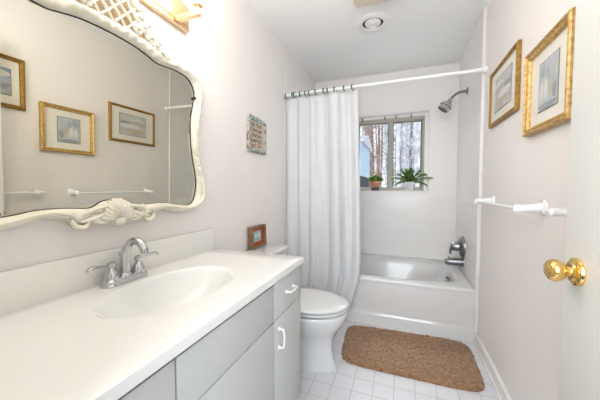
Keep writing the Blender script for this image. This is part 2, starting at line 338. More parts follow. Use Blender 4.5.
# faucet
FY = .706; FX = .066
f = thing('faucet', (FX, FY, CZ), 'chrome two handle faucet with arched spout on the countertop', 'faucet')
def stad(x, y, hx, hy, z, n=40):
    pts = []
    for i in range(n):
        t = 2*PI*i/n; c, s = math.cos(t), math.sin(t)
        pts.append((x+hx*c, y+(hy-hx)*(1 if s > 0 else -1)*min(1, abs(s)*4)+hx*s, z))
    return pts
b = MB(); b.loft([stad(FX, FY, .030, .086, CZ), stad(FX, FY, .030, .086, CZ+.006), stad(FX, FY, .027, .083, CZ+.009), stad(FX, FY, .0265, .0815, CZ+.017), stad(FX, FY, .023, .078, CZ+.022), stad(FX, FY, .016, .07, CZ+.025)], capa=True, capb=True); b.build('base_plate', M['chrome'], f)
pth = smooth([(FX, FY, CZ+.02), (FX+.0, FY, CZ+.06), (FX+.004, FY, CZ+.100), (FX+.022, FY, CZ+.138), (FX+.052, FY, CZ+.154), (FX+.080, FY, CZ+.148), (FX+.096, FY, CZ+.130), (FX+.100, FY, CZ+.122)], 6)
k = len(pth); b = MB(); b.tube(pth, [.019-.007*min(1, i/k*1.6) if i < k*.6 else .0125+.002*(i/k) for i in range(k)], 20); b.lathe([(.024, 0), (.023, .006), (.019, .012)], (FX, FY, CZ+.022), n=24); sp = b.build('spout', M['chrome'], f)
b = MB(); b.tube([(FX+.0995, FY, CZ+.124), (FX+.1015, FY, CZ+.112)], .0125, 20); b.build('aerator', M['chrome'], sp)
for s in (-1, 1):
    hy = FY+s*.052
    b = MB(); b.lathe([(.0235, .018), (.0235, .026), (.0225, .036), (.018, .050), (.0125, .058), (.009, .063), (.011, .067), (.0135, .073), (.0125, .080), (.006, .085), (.0001, .086)], (FX, hy, CZ), n=24); h = b.build('handle_hub', M['chrome'], f)
    b = MB(); pp = smooth([(FX, hy, CZ+.074), (FX+.004, hy+s*.03, CZ+.076), (FX+.006, hy+s*.056, CZ+.080), (FX+.008, hy+s*.074, CZ+.080), (FX+.009, hy+s*.084, CZ+.072)], 5)
    kk = len(pp); b.tube(pp, [.0055+.0035*math.sin(PI*min(1, i/kk*1.05))*(.3+i/kk) for i in range(kk)], 12, flat=.65); b.build('lever', M['chrome'], h)
b = MB(); b.tube([(FX-.024, FY, CZ+.02), (FX-.024, FY, CZ+.095)], .003, 8); b.ball((FX-.024, FY, CZ+.101), .0075, 12); b.build('lift_rod', M['chrome'], f)

# ------------------------------------------------------------------ carved mirror
inner_r = [(.70, 1.096), (.725, 1.097), (.750, 1.092), (.772, 1.078), (.80, 1.072), (.86, 1.076), (.928, 1.075), (.975, 1.066), (1.02, 1.060), (1.060, 1.058), (1.090, 1.072), (1.110, 1.110), (1.118, 1.17), (1.110, 1.225), (1.095, 1.29), (1.084, 1.36), (1.081, 1.428), (1.084, 1.49), (1.098, 1.55), (1.108, 1.60), (1.100, 1.636), (1.078, 1.663), (1.045, 1.677), (.98, 1.680), (.93, 1.674), (.89, 1.672), (.85, 1.682), (.806, 1.692), (.76, 1.697), (.70, 1.699)]
outer_r = [(.70, 1.004), (.73, 1.007), (.755, 1.014), (.79, 1.012), (.825, 1.013), (.854, 1.036), (.916, 1.050), (.955, 1.040), (1.009, 1.025), (1.05, 1.030), (1.10, 1.044), (1.140, 1.062), (1.166, 1.10), (1.168, 1.15), (1.150, 1.21), (1.138, 1.28), (1.132, 1.36), (1.134, 1.43), (1.144, 1.50), (1.162, 1.56), (1.166, 1.61), (1.158, 1.655), (1.132, 1.695), (1.08, 1.712), (1.01, 1.712), (.944, 1.708), (.90, 1.714), (.86, 1.732), (.81, 1.743), (.76, 1.744), (.70, 1.745)]
MYC, MZC = .70, 1.37
def full(rt):
    rt = [Vector((p[0], p[1], 0)) for p in rt]; rt = [Vector((p.x, p.y, 0)) for p in smooth(rt, 6)]
    lf = [Vector((2*MYC-p.x, p.y, 0)) for p in reversed(rt[1:-1])]
    return [(p.x, p.y) for p in rt+lf]
def radial(poly, n):
    out = []
    for i in range(n):
        a = 2*PI*i/n-PI/2; dx, dz = math.cos(a), math.sin(a); best = None
        for j in range(len(poly)):
            (x1, z1), (x2, z2) = poly[j], poly[(j+1) % len(poly)]
            x1 -= MYC; x2 -= MYC; z1 -= MZC; z2 -= MZC
            den = dx*(z2-z1)-dz*(x2-x1)
            if abs(den) < 1e-12: continue
            t = (x1*(z2-z1)-z1*(x2-x1))/den; s_ = (x1*dz-z1*dx)/den
            if t > 0 and -1e-9 <= s_ <= 1+1e-9: best = t if best is None else max(best, t)
        out.append(best)
    return out
NM = 720
ri = radial(full(inner_r), NM); ro_ = radial(full(outer_r), NM)
mr = thing('wall_mirror', (.018, .66, 1.0), 'large wall mirror in an ivory carved rococo frame above the countertop', 'mirror')
def mp(i, r, x):
    a = 2*PI*i/NM-PI/2; return (x, MYC+r*math.cos(a), MZC+r*math.sin(a))
b = MB(); b.loft([[mp(i, ri[i]+.012, .020) for i in range(NM)], [mp(i, ri[i]+.012, .024) for i in range(NM)]], capa=True, capb=True); b.build('mirror_glass', M['mirror'], mr, sharp=20)
b = MB(); sec = [(-.012, .0), (-.002, .021), (.0, .027), (.12, .040), (.3, .046), (.5, .050), (.7, .046), (.88, .036), (1.0, .024), (1.0, .004)]
rg = []
for kx, (t, x) in enumerate(sec):
    row = []
    for i in range(NM):
        w_ = ro_[i]-ri[i]; rr = ri[i]+(w_*t if t > 0 else t*.3); xx = x
        if 2 < kx < 9:
            p = mp(i, rr, 0); nz = noise.noise(Vector((p[1]*28, p[2]*28, 3)))
            xx += .008*nz+.002*math.sin(i*.55+kx*1.1); rr += .004*noise.noise(Vector((i*.11, 7, kx*.2)))*(1 if kx > 6 else .4)
        row.append(mp(i, rr, .0+xx))
    rg.append(row)
b.loft(rg); b.build('carved_frame', M['ivory'], mr, sharp=80)
b = MB(); b.tube([mp(i, ri[i]-.0006, .0262) for i in range(0, NM, 2)]+[mp(0, ri[0]-.0006, .0262)], .0019, 6, cap=False); [b.ball((.030, MYC+s_*.406, 1.588), .009, 8) for s_ in (-1, 1)]
o = b.build('black_inner_line', M['black'], mr); o['label'] = 'thin black line inside the carved frame'
def leafy(mb, path, r, n=10):       # tapering acanthus-like ribbon
    p = smooth(path, 6); k = len(p); mb.tube(p, [r*(.25+math.sin(PI*(.12+.8*i/k))) for i in range(k)], n, flat=.7)
XO = .046
def flower(mb, y, z, r, rot=0):
    mb.ball((XO+.008, y, z), r*.38, 10)
    for q in range(5):
        a = rot+2*PI*q/5; mb.ball((XO, y+math.cos(a)*r*.62, z+math.sin(a)*r*.62), r*.42, 10, (.6, 1, 1))
b = MB()    # bottom crest: a ribbed shell with leaves either side
for q in range(-6, 7):
    a = q/6*1.35; b.tube([(XO-.004, MYC+.012*math.sin(a), 1.022+.012*math.cos(a)), (XO+.012, MYC+.034*math.sin(a), 1.022+.040*math.cos(a)), (XO+.004, MYC+.060*math.sin(a), 1.022+.066*math.cos(a)), (XO-.010, MYC+.070*math.sin(a), 1.022+.080*math.cos(a))], [.005, .0085, .0095, .006], 8)
b.ball((XO+.008, MYC, 1.020), .020, 12, (.6, 1.2, .8))
rc = random.Random(5)
for s in (-1, 1):
    Y = lambda y: MYC+s*(y-MYC)
    for q in range(16):
        y = .725+.07*rc.random(); b.ball((XO-.002+.006*rc.random(), Y(y), 1.028+.044*rc.random()), .008+.005*rc.random(), 8, (.6, 1.3, .8))
    for pa, r in (([(XO, Y(.73), 1.070), (XO, Y(.755), 1.074), (XO, Y(.79), 1.066), (XO-.004, Y(.82), 1.050)], .009), ([(XO, Y(.73), 1.040), (XO, Y(.76), 1.046), (XO, Y(.79), 1.036), (XO, Y(.825), 1.030)], .010), ([(XO, Y(.735), 1.022), (XO, Y(.765), 1.022), (XO, Y(.79), 1.030)], .009), ([(XO, Y(.802), 1.030), (XO+.003, Y(.818), 1.012), (XO, Y(.840), 1.018), (XO, Y(.852), 1.040)], .010), ([(XO, Y(.84), 1.05), (XO, Y(.90), 1.066), (XO, Y(.97), 1.055), (XO, Y(1.03), 1.042)], .007), ([(XO, Y(.86), 1.050), (XO, Y(.92), 1.060), (XO, Y(.98), 1.046)], .006)): leafy(b, pa, r)
b.build('bottom_crest', M['ivory'], mr, sharp=80)
for s in (-1, 1):   # rope of leaves down each side and over the shoulder
    b = MB()
    Y = lambda y: MYC+s*(y-MYC)
    leafy(b, [(XO, Y(1.05), 1.045), (XO, Y(1.11), 1.06), (XO, Y(1.148), 1.10), (XO, Y(1.145), 1.17), (XO, Y(1.125), 1.25)], .011)
    side = smooth([Vector((0, 1.128, 1.22)), Vector((0, 1.11, 1.36)), Vector((0, 1.112, 1.45)), Vector((0, 1.135, 1.56)), Vector((0, 1.138, 1.64)), Vector((0, 1.10, 1.692)), Vector((0, 1.02, 1.70)), Vector((0, .93, 1.697))], 9)
    for i, p in enumerate(side):
        b.ball((XO-.002, Y(p.y)+.008*math.sin(i*1.7), p.z+.004*math.cos(i*1.9)), .0075+.003*math.sin(i*2.3), 8, (.5, 1, 1.3))
    for (y, z, r) in ((.90, 1.712, .022), (.868, 1.728, .020), (.885, 1.745, .017), (.845, 1.750, .024), (.815, 1.775, .022), (.835, 1.79, .018), (.80, 1.80, .020), (.93, 1.708, .015), (.79, 1.755, .02)): flower(b, Y(y), z, r, y*40)
    b.build('carved_leaves', M['ivory'], mr, sharp=80)
b = MB()    # basket lattice crest
def arch(y): return 1.75+.125*(1-(abs(y-MYC)/.15)**2.2)
for k in range(-7, 8):
    for sg in (-1, 1):
        pts = []
        for j in range(40):
            t = j/39; z = 1.735+.14*t; y = MYC+k*.046+sg*(z-1.735)*.9
            if abs(y-MYC) < .148 and z < arch(y): pts.append((XO-.008+.004*math.sin(t*9+sg), y, z))
        if len(pts) > 3: b.tube(pts, .0075, 7, flat=.6)
o = b.build('lattice_crest', M['ivory'], mr, sharp=80); o['label'] = 'openwork basket lattice at the top of the frame'
b = MB(); pts = [(MYC+.145*t/14, 1.75+.118*(1-(abs(t)/14)**2.2)) for t in range(-14, 15)]
b.loft([[(x, y, 1.735) for y, z in pts]+[(x, y, z) for y, z in reversed(pts)] for x in (.006, .012)], capa=True, capb=True); o = b.build('crest_backing', M['cane'], mr); o['label'] = 'tan cane-coloured backing behind the lattice'
b = MB(); b.tube([(XO-.005, MYC+.15*t/20, arch(MYC+.15*t/20)) for t in range(-20, 21)], [.013+.003*math.sin(t*1.3) for t in range(-20, 21)], 10)
for t in range(-9, 10):
    y = MYC+.15*t/9.5; b.ball((XO+.002, y, arch(y)+.004), .015, 8, (.6, 1, 1))
flower(b, MYC, 1.872, .030); b.build('crest_arch', M['ivory'], mr, sharp=80)
mr.rotation_euler = (0, .0150, -.0140)

# ------------------------------------------------------------------ vanity light bar
vl = thing('vanity_light', (.0, .75, 1.92), 'brass bar light with three glowing globes above the mirror', 'lamp')
b = MB(); b.box(0, .028, .40, 1.098, 1.905, 2.05, .004); b.box(.026, .034, .415, 1.083, 1.925, 2.03, .003); b.build('back_plate', M['lampgold'], vl)
for y in (.455, .735, 1.015):
    b = MB(); b.box(.03, .162, y-.0125, y+.0125, 1.912, 1.934, .002); b.box(.140, .162, y-.0125, y+.0125, 1.932, 1.954, .002); b.lathe([(.022, 0), (.026, .004), (.020, .006)], (.151, y, 1.951), n=20)
    a = b.build('arm', M['lampgold'], vl)
    b = MB(); b.lathe([(.020, 0), (.050, .005), (.066, .022), (.072, .052), (.062, .090), (.036, .115), (.0001, .124)], (.151, y, 1.956), n=24); b.build('globe', M['bulb'], a)
    l = bpy.data.lights.new('globe_light', 'POINT'); l.energy = 1.35; l.color = (1, .955, .91); l.shadow_soft_size = .06
    lo = bpy.data.objects.new('globe_light', l); C.objects.link(lo); lo.location = (.255, y, 2.01)

# ceiling fixture and exhaust vent
fx = thing('ceiling_light', (.87, 1.74, CH), 'square almond coloured ceiling light fixture beside the round vent', 'ceiling light')
b = MB(); b.box(.70, 1.05, 1.57, 1.92, 2.365, CH, .004); b.build('fixture_housing', M['beige'], fx)
b = MB(); b.box(.712, 1.038, 1.582, 1.908, 2.352, 2.366, .006); b.build('diffuser', M['beige'], fx)
ve = thing('exhaust_vent', (.782, 2.225, CH), 'round white ceiling exhaust vent with concentric rings', 'vent')
b = MB(); b.lathe([(.076, .0), (.080, .010), (.095, .013), (.118, .010), (.128, .003), (.128, 0)], (.782, 2.225, CH), (0, 0, -1), 48); b.build('flange', M['trim'], ve)
b = MB(); b.lathe([(.0001, .0005), (.08, .0005)], (.782, 2.225, CH), (0, 0, -1), 48); o = b.build('duct_opening', M['dark'], ve)
for r0, r1, h in ((.052, .062, .012), (.030, .040, .014)):
    b = MB(); b.lathe([(r0, h-.004), (r1-.004, h-.008), (r1, h-.012), (r1, h-.009), (r0+.002, h), (r0, h-.004)], (.782, 2.225, CH), (0, 0, -1), 48); b.build('louver_ring', M['trim'], ve)
b = MB(); b.lathe([(.019, .004), (.019, .012), (.012, .016), (.0001, .017)], (.782, 2.225, CH), (0, 0, -1), 32); b.build('center_cap', M['trim'], ve)

# ------------------------------------------------------------------ bathtub
TY0, TY1, TZ = 2.322, YB-.002, .385
tb = thing('bathtub', (.76, 2.8, 0), 'white enamel bathtub with panelled apron in the alcove', 'bathtub')
tcx, tcy = .771, 2.775
tr = [(.70, .365, 5, 0), (.685, .35, 4.5, -.006), (.672, .335, 4.2, -.022), (.655, .32, 4, -.07), (.63, .30, 3.8, -.16), (.60, .27, 3.5, -.25), (.56, .24, 3.2, -.295), (.48, .18, 3, -.31), (.3, .1, 2.5, -.314), (.12, .04, 2, -.315)]
rings = [(ell(a, bb, e, ox=.0, oy=0), TZ+dz) for a, bb, e, dz in tr]
b = MB(); slab_with_bowl(b, .002, WA-.002, TY0, TY1, TZ, tcx, tcy, rings, 40, thick=.030, lip=.010); b.build('tub_basin', M['tub'], tb, sharp=60)
b = MB(); pr = [(TY0+.002, .356), (TY0+.003, .343), (TY0+.005, .32), (TY0+.005, .110), (TY0+.004, .100), (TY0-.003, .086), (TY0-.006, .076), (TY0-.006, 0), (TY0+.05, 0), (TY0+.05, .356)]
b.loft([[(x, p[0], p[1]) for p in pr] for x in (.002, WA-.003)], capa=True, capb=True); b.build('apron', M['tub'], tb, sharp=50)
b = MB(); cxo = WA-.112; b.lathe([(.0001, 0), (.036, 0), (.038, .006), (.032, .014), (.0001, .018)], (1.434, 2.78, .306), (-1, -.25, .35), 28); b.tube([(1.424, 2.776, .312), (1.408, 2.772, .322), (1.404, 2.770, .338)], .008, 8); o = b.build('overflow_plate', M['nickel'], tb); o['label'] = 'round metal overflow plate with trip lever'

# tub faucet parts on the end wall
FYT = 2.80
tv = thing('shower_valve', (WA, FYT, .612), 'metal single handle shower valve on the tiled end wall', 'valve')
b = MB(); b.lathe([(.096, 0), (.096, .006), (.090, .020), (.070, .034), (.045, .040), (.0001, .041)], (WA, FYT, .615), (-1, 0, 0), 40); b.build('escutcheon', M['nickel'], tv)
b = MB(); b.lathe([(.044, .035), (.041, .060), (.036, .092), (.030, .100), (.0001, .103)], (WA, FYT, .615), (-1, 0, 0), 28); hh = b.build('handle_hub', M['nickel'], tv)
b = MB(); b.tube([(WA-.090, FYT, .605), (WA-.100, FYT, .592), (WA-.103, FYT, .568), (WA-.103, FYT, .545)], [.014, .013, .011, .008], 10); b.build('lever', M['nickel'], hh)
ts = thing('tub_spout', (WA, FYT, .47), 'dark metal tub spout below the shower valve', 'faucet')
b = MB(); b.lathe([(.042, 0), (.042, .012), (.038, .016), (.035, .06), (.030, .11), (.026, .140), (.021, .146), (.0001, .147)], (WA, FYT, .476), (-1, 0, -.02), 28); b.tube([(WA-.12, FYT, .465), (WA-.122, FYT, .442)], .018, 16); s1 = b.build('spout_body', M['nickel'], ts)
b = MB(); b.tube([(WA-.118, FYT, .495), (WA-.118, FYT, .512)], .004, 8); b.ball((WA-.118, FYT, .515), .008, 10); b.build('diverter_knob', M['nickel'], ts)
sh = thing('shower', (WA, FYT, 2.0), 'chrome shower head on a curved arm from the end wall', 'shower')
b = MB(); b.lathe([(.032, 0), (.031, .004), (.020, .010), (.012, .012)], (WA, FYT, 1.995), (-1, 0, 0), 28); b.build('wall_flange', M['nickel'], sh)
pa = smooth([(WA-.005, FYT, 1.995), (WA-.05, FYT, 1.993), (WA-.085, FYT, 1.98), (WA-.115, FYT, 1.955), (WA-.135, FYT, 1.932)], 6)
b = MB(); b.tube(pa, .0108, 14); b.build('shower_arm', M['nickel'], sh)
ax = (-.58, 0, -.80); hp = (WA-.128, FYT, 1.938)
b = MB(); b.lathe([(.015, -.004), (.019, .004), (.020, .018), (.017, .022), (.026, .030), (.043, .046), (.048, .056), (.049, .088), (.052, .094), (.052, .104), (.045, .110)], hp, ax, 28); hd = b.build('shower_head', M['chrome'], sh)
b = MB(); b.lathe([(.0001, .1085), (.044, .109), (.045, .1115), (.0001, .112)], hp, ax, 28); b.build('spray_face', M['black'], hd)
b = MB(); A = Vector(ax).normalized(); U = Vector((0, 1, 0)); V_ = A.cross(U)
for q in range(10):
    a = 2*PI*q/10; c_ = Vector(hp)+A*.072+(U*math.cos(a)+V_*math.sin(a))*.048; b.ball(c_, .0065, 8)
b.build('grip_dimple', M['black'], hd)

# ------------------------------------------------------------------ curtain rod, rings, curtain
RY, RZ = 2.283, 1.972
rd = thing('shower_curtain_rod', (.77, RY, RZ), 'white shower curtain rod spanning the alcove opening', 'curtain rod')
b = MB(); b.tube([(.014, RY, RZ), (WR-.012, RY, RZ)], .0125, 16); b.build('rod_tube', M['plastic'], rd)
for x, sx in ((.012, 1), (WR, -1)):
    b = MB(); b.lathe([(.024, 0), (.023, .010), (.016, .018), (.014, .024)], (x, RY, RZ), (sx, 0, 0), 20); b.build('end_cap', M['plastic'], rd)
XL, XR = .012, .66
def fold(u):   # phase warp for uneven folds
    return u+.018*math.sin(2*PI*u*2.3+.5)+.012*math.sin(2*PI*u*5.1)
def cur(u, v):
    # v 0 top .. 1 bottom
    xr = XR+.035*math.sin(v*2.0)*(1 if v < .85 else 1)-(.10*max(0, (v-.78)/.22)**1.6)
    x = XL+(xr-XL)*u
    ph = 2*PI*fold(u)*7; amp = (.019+.007*math.sin(u*9+1))*(1+.3*v)
    y = RY+.006+amp*math.sin(ph+.6*math.sin(v*2.2+u*4))*(.75+.25*math.sin(3+u*17))+.010*math.sin(u*23+v*3)
    y += .0015*math.sin(ph*2+v*5)*v
    x += .010*math.cos(ph+v)*(.4+.6*v)
    z = RZ-.034-(RZ-.034-.062)*v + (.006*math.cos(ph*1.0) if v < .02 else 0)
    return (x, min(y, TY0-.014) if z < .42 else y, z)
nu, nv = 360, 60
b = MB(); g = [[cur(i/nu, j/nv) for i in range(nu+1)] for j in range(nv+1)]; b.loft(g, closed=False)
cu = b.build('shower_curtain', M['curtain'], sharp=180, fix=False); tag(cu, 'white pleated fabric shower curtain drawn to the left', 'shower curtain')
so = cu.modifiers.new('thick', 'SOLIDIFY'); so.thickness = .0015
xs = [0.026, 0.093, 0.111, 0.159, 0.215, 0.245, 0.304, 0.38, 0.41, 0.476, 0.549, 0.621]
ring_lab = ['leftmost teal curtain ring, against the left wall strip', 'second teal curtain ring from the left wall', 'third teal curtain ring from the left, nearly touching the second', 'fourth teal curtain ring from the left wall', 'fifth teal curtain ring from the left wall', 'sixth teal curtain ring from the left wall', 'single teal curtain ring standing alone at the middle of the rod section', 'left one of the close pair of teal rings right of the middle', 'right one of the close pair of teal rings right of the middle', 'third teal curtain ring from the free edge of the curtain', 'second teal curtain ring from the free edge of the curtain', 'rightmost teal curtain ring, at the free edge of the curtain']
for i, x in enumerate(xs):
    if i == 0:
        r0 = thing('curtain_ring', (x, RY, RZ), ring_lab[0], 'curtain ring', 'teal rings on the curtain rod')
        b = MB(); pts = [(x, RY+.021*math.cos(a), RZ-.006+.022*math.sin(a)) for a in [2*PI*q/20 for q in range(21)]]; b.tube(pts, .003, 8); rb = b.build('ring_hoop', M['teal'], r0)
        b = MB(); b.box(x-.005, x+.005, RY-.026, RY-.019, RZ-.024, RZ+.012, .0025); rb2 = b.build('ring_shell', M['teal'], r0)
    else:
        o = r0.copy(); C.objects.link(o); o.location = (x, RY, RZ); o['label'] = ring_lab[i]; o.rotation_euler.z = random.uniform(-.35, .35)
        for ch in (rb, rb2): c2 = ch.copy(); C.objects.link(c2); c2.parent = o

# ------------------------------------------------------------------ toilet
TC = 1.655
t = thing('toilet', (.4, TC, 0), 'white porcelain toilet between the vanity and the shower curtain', 'toilet')
def egg(x0, x1, hy, z, n=48, e=2.3, ef=2.0):
    cx = x0+(x1-x0)*.45; pts = []
    for i in range(n):
        a = 2*PI*i/n; c, s = math.cos(a), math.sin(a); ee = ef if c > 0 else e+.6
        hx = (x1-cx) if c > 0 else (cx-x0)
        pts.append((cx+hx*(1 if c > 0 else -1)*abs(c)**(2/ee), TC+hy*(1 if s > 0 else -1)*abs(s)**(2/ee), z))
    return pts
b = MB(); b.loft([egg(.16, .652, .096, 0), egg(.16, .652, .096, .010), egg(.165, .640, .090, .024), egg(.17, .622, .088, .08), egg(.17, .615, .088, .14), egg(.17, .622, .100, .19), egg(.18, .645, .130, .235), egg(.20, .675, .155, .275), egg(.21, .700, .174, .32), egg(.215, .710, .182, .355), egg(.215, .710, .182, .362), egg(.22, .704, .178, .371), egg(.26, .66, .14, .373)], capa=True, capb=True); b.build('bowl', M['porc'], t, sharp=60)
b = MB(); b.loft([egg(.28, .68, .150, .372), egg(.28, .68, .150, .385), egg(.25, .706, .179, .385), egg(.245, .711, .183, .388), egg(.245, .711, .183, .396), egg(.25, .706, .179, .399)], capa=True, capb=True); b.build('seat', M['porc'], t, sharp=50)
b = MB(); b.loft([egg(.28, .68, .150, .399), egg(.28, .68, .150, .410), egg(.25, .710, .183, .410), egg(.243, .716, .188, .412), egg(.243, .716, .188, .419), egg(.252, .708, .181, .425), egg(.30, .66, .14, .4285), egg(.42, .54, .04, .43)], capa=True, capb=True); b.build('lid', M['porc'], t, sharp=40)
for s in (-1, 1):
    b = MB(); b.box(.222, .262, TC+s*.075-.02, TC+s*.075+.02, .377, .412, .006); b.build('seat_hinge', M['porc'], t)
b = MB(); b.box(.03, .205, TC-.235, TC+.235, .385, .672, .02, 4); b.box(.10, .26, TC-.11, TC+.11, .34, .398, .02, 3); b.build('tank', M['porc'], t)
b = MB(); b.box(.016, .218, TC-.247, TC+.247, .672, .71, .012, 4); b.build('tank_lid', M['porc'], t)
b = MB(); b.tube([(.205, TC-.17, .62), (.225, TC-.17, .62)], .010, 12); b.tube([(.225, TC-.175, .62), (.228, TC-.10, .612)], [.007, .005], 10); b.build('flush_lever', M['chrome'], t)

# ------------------------------------------------------------------ framed things
def sweep_frame(mb, P, y0, y1, z0, z1, prof):
    """picture frame moulding; P(d, y, z) maps depth-from-wall and face coordinates to the room; prof = (inset, depth)"""
    rings = []
    for ins, dp in prof: rings.append([P(dp, y0+ins, z0+ins), P(dp, y1-ins, z0+ins), P(dp, y1-ins, z1-ins), P(dp, y0+ins, z1-ins)])
    n = len(rings)
    for k in range(4):
        k2 = (k+1) % 4
        for i in range(n-1): mb.add([rings[i][k], rings[i][k2], rings[i+1][k2], rings[i+1][k]], [(0, 1, 2, 3)])
def rectf(mb, P, d, y0, y1, z0, z1, th=.0015):
    vs = [P(dd, y, z) for dd in (d-th, d) for y, z in ((y0, z0), (y1, z0), (y1, z1), (y0, z1))]
    mb.add(vs, [(0, 3, 2, 1), (4, 5, 6, 7), (0, 1, 5, 4), (1, 2, 6, 5), (2, 3, 7, 6), (3, 0, 4, 7)])
artA = paint('print_grey_blue', [(.36, .40, .44), (.48, .51, .53), (.58, .59, .59)], 14, 3)
artB = paint('print_landscape', [(.34, .38, .44), (.58, .58, .57), (.48, .43, .39), (.36, .39, .43)], 12, 8, (1, .6, 2.2))
artC = paint('print_seascape', [(.20, .30, .48), (.45, .50, .55), (.30, .26, .24)], 10, 13, (1, .7, 1.6))
figm = mat('print_pale_figure', (.68, .67, .63), .6); figd = mat('print_dark_figure', (.30, .33, .36), .6); figt = mat('print_tan_figure', (.55, .45, .33), .6)
def gold_picture(loc_y, y0, y1, z0, z1, fw, gold, art, artbox, label, shapes, k=1.0):
    o = thing('framed_picture', (WR, (y0+y1)/2, (z0+z1)/2), label, 'picture', 'gold framed pictures on the right wall')
    P = lambda d, y, z: (WR-d, y, z)
    b = MB(); sweep_frame(b, P, y0, y1, z0, z1, [(.0, .001), (.0, .026*k), (.003, .031*k), (.008, .033*k), (fw*.45, .026*k+.001), (fw*.62, .021*k+.003), (fw*.75, .0235*k+.003), (fw*.9, .021*k+.003), (fw, .017), (fw, .006)]); fr = b.build('frame', gold, o, sharp=30)
    b = MB()
    q = fw*.86
    for (a0, a1, fixed, ver) in ((y0+q, y1-q, z0+q, 0), (y0+q, y1-q, z1-q, 0), (z0+q, z1-q, y0+q, 1), (z0+q, z1-q, y1-q, 1)):
        n = int((a1-a0)/.0085)
        for i in range(n+1):
            aa = a0+(a1-a0)*i/n; p = P(.0215*k+.002, aa, fixed) if not ver else P(.0215*k+.002, fixed, aa); b.ball(p, .0033, 6)
    b.build('beading', gold, fr)
    b = MB(); rectf(b, P, .010, y0+fw-.004, y1-fw+.004, z0+fw-.004, z1-fw+.004); b.build('mat_board', M['mat'], o)
    ay0, ay1, az0, az1 = artbox
    b = MB(); rectf(b, P, .0115, ay0-.004, ay1+.004, az0-.004, az1+.004, .001); b.build('mat_bevel', M['greybrown'], o)
    b = MB(); rectf(b, P, .0125, ay0, ay1, az0, az1, .001)
    for (cy, cz, ry, rz, mi) in shapes:
        b.cur = mi; n = 14
        b.add([P(.0131, ay0+(ay1-ay0)*(cy+ry*math.cos(2*PI*i/n)), az0+(az1-az0)*(cz+rz*math.sin(2*PI*i/n)*(1 if math.sin(2*PI*i/n) < 0 else .8))) for i in range(n)], [tuple(range(n))])
    b.build('print', [art, figm, figd, figt], o, fix=False)
    return o
# shapes: (centre along wall toward window, centre up, radii)
gold_picture(0, 1.166, 1.530, 1.372, 1.728, .030, M['goldpale'], artA, (1.275, 1.425, 1.455, 1.645), 'larger gold framed print of pale figures, nearest the open door', [(.80, .42, .07, .20, 1), (.60, .44, .08, .24, 1), (.33, .40, .09, .24, 3), (.15, .3, .1, .16, 2), (.5, .07, .5, .07, 2), (.8, .75, .04, .06, 2), (.52, .78, .04, .06, 2)])
gold_picture(0, 1.660, 2.125, 1.530, 1.868, .021, M['gold'], artB, (1.755, 2.02, 1.605, 1.795), 'gold framed pale landscape print, nearest the shower alcove', [(.4, .45, .42, .12, 1), (.6, .25, .38, .10, 3), (.25, .62, .2, .06, 2), (.7, .8, .28, .07, 1)], .62)
gold_picture(0, .80, 1.085, 1.635, 1.975, .026, M['gold'], artC, (.87, 1.015, 1.72, 1.89), 'gold framed dark blue print behind the open door, seen in the mirror', [(.5, .8, .5, .16, 1), (.5, .3, .4, .1, 2)])

# little picture on the toilet tank
sp_ = thing('small_framed_picture', (.05, 1.745, .71), 'small brown framed picture with red mat standing on the toilet tank', 'picture')
P = lambda d, y, z: (.006+d-.10*(z-.71)*.35+.012, y, z)
b = MB(); sweep_frame(b, P, 1.645, 1.845, .7115, .868, [(.0, .0), (.0, .034), (.003, .037), (.012, .037), (.015, .034), (.015, .012)]); b.build('frame', M['woodframe'], sp_)
b = MB(); rectf(b, P, .014, 1.658, 1.832, .725, .855); b.build('mat_board', M['red'], sp_)
artS = paint('print_sailboats', [(.12, .30, .38), (.30, .52, .58), (.75, .70, .50)], 40, 5)
b = MB(); rectf(b, P, .0155, 1.692, 1.798, .752, .828, .001); b.cur = 1
for (y, z, w2, h) in ((1.72, .800, .020, .024), (1.765, .797, .016, .022), (1.745, .812, .03, .007)): b.add([P(.016, y-w2, z-h*.4), P(.016, y+w2, z-h*.4), P(.016, y+w2*.2, z+h*.6)], [(0, 1, 2)])
b.build('print', [artS, mat('print_cream_sky', (.80, .74, .55), .6)], sp_, fix=False)
b = MB(); b.box(.012, .018, 1.655, 1.835, .7115, .86); b.build('back_board', M['woodframe'], sp_)

# weathered sign on the left wall
sg = thing('wall_sign', (0, 1.77, 1.53), 'weathered blue framed sign with lines of lettering on the left wall', 'sign')
P = lambda d, y, z: (d, y, z)
SY0, SY1, SZ0, SZ1 = 1.655, 1.905, 1.402, 1.640
b = MB(); sweep_frame(b, P, SY0, SY1, SZ0, SZ1, [(.0, .001), (.0, .022)]); o = b.build('frame_edge', M['rustbrown'], sg); o['label'] = 'brown and cream worn edge of the sign'
b = MB(); sweep_frame(b, P, SY0, SY1, SZ0, SZ1, [(.0, .0215), (.003, .025), (.017, .025), (.020, .021), (.020, .012)]); b.build('frame', M['weather'], sg)
b = MB(); pts = [(SY0+.01, SZ1-.002), (SY0+.03, SZ1+.018), (SY0+.07, SZ1+.012), (SY0+.11, SZ1+.020), (SY0+.15, SZ1+.010), (SY0+.20, SZ1+.008), (SY1-.01, SZ1-.002)]
b.add([(.004, y, z) for y, z in pts]+[(.022, y, z) for y, z in pts], [tuple(range(6, -1, -1)), tuple(range(7, 14))]+[(i, (i+1) % 7, 7+(i+1) % 7, 7+i) for i in range(7)]); b.build('top_ornament', M['weather'], sg)
b = MB(); rectf(b, P, .016, SY0+.018, SY1-.018, SZ0+.018, SZ1-.018); b.build('board', M['signboard'], sg)
b = MB(); rnd = random.Random(4)
rows = [(.0, [.05, .09]), (1, [.17]), (2, [.16]), (3, [.16]), (4, [.07, .065])]
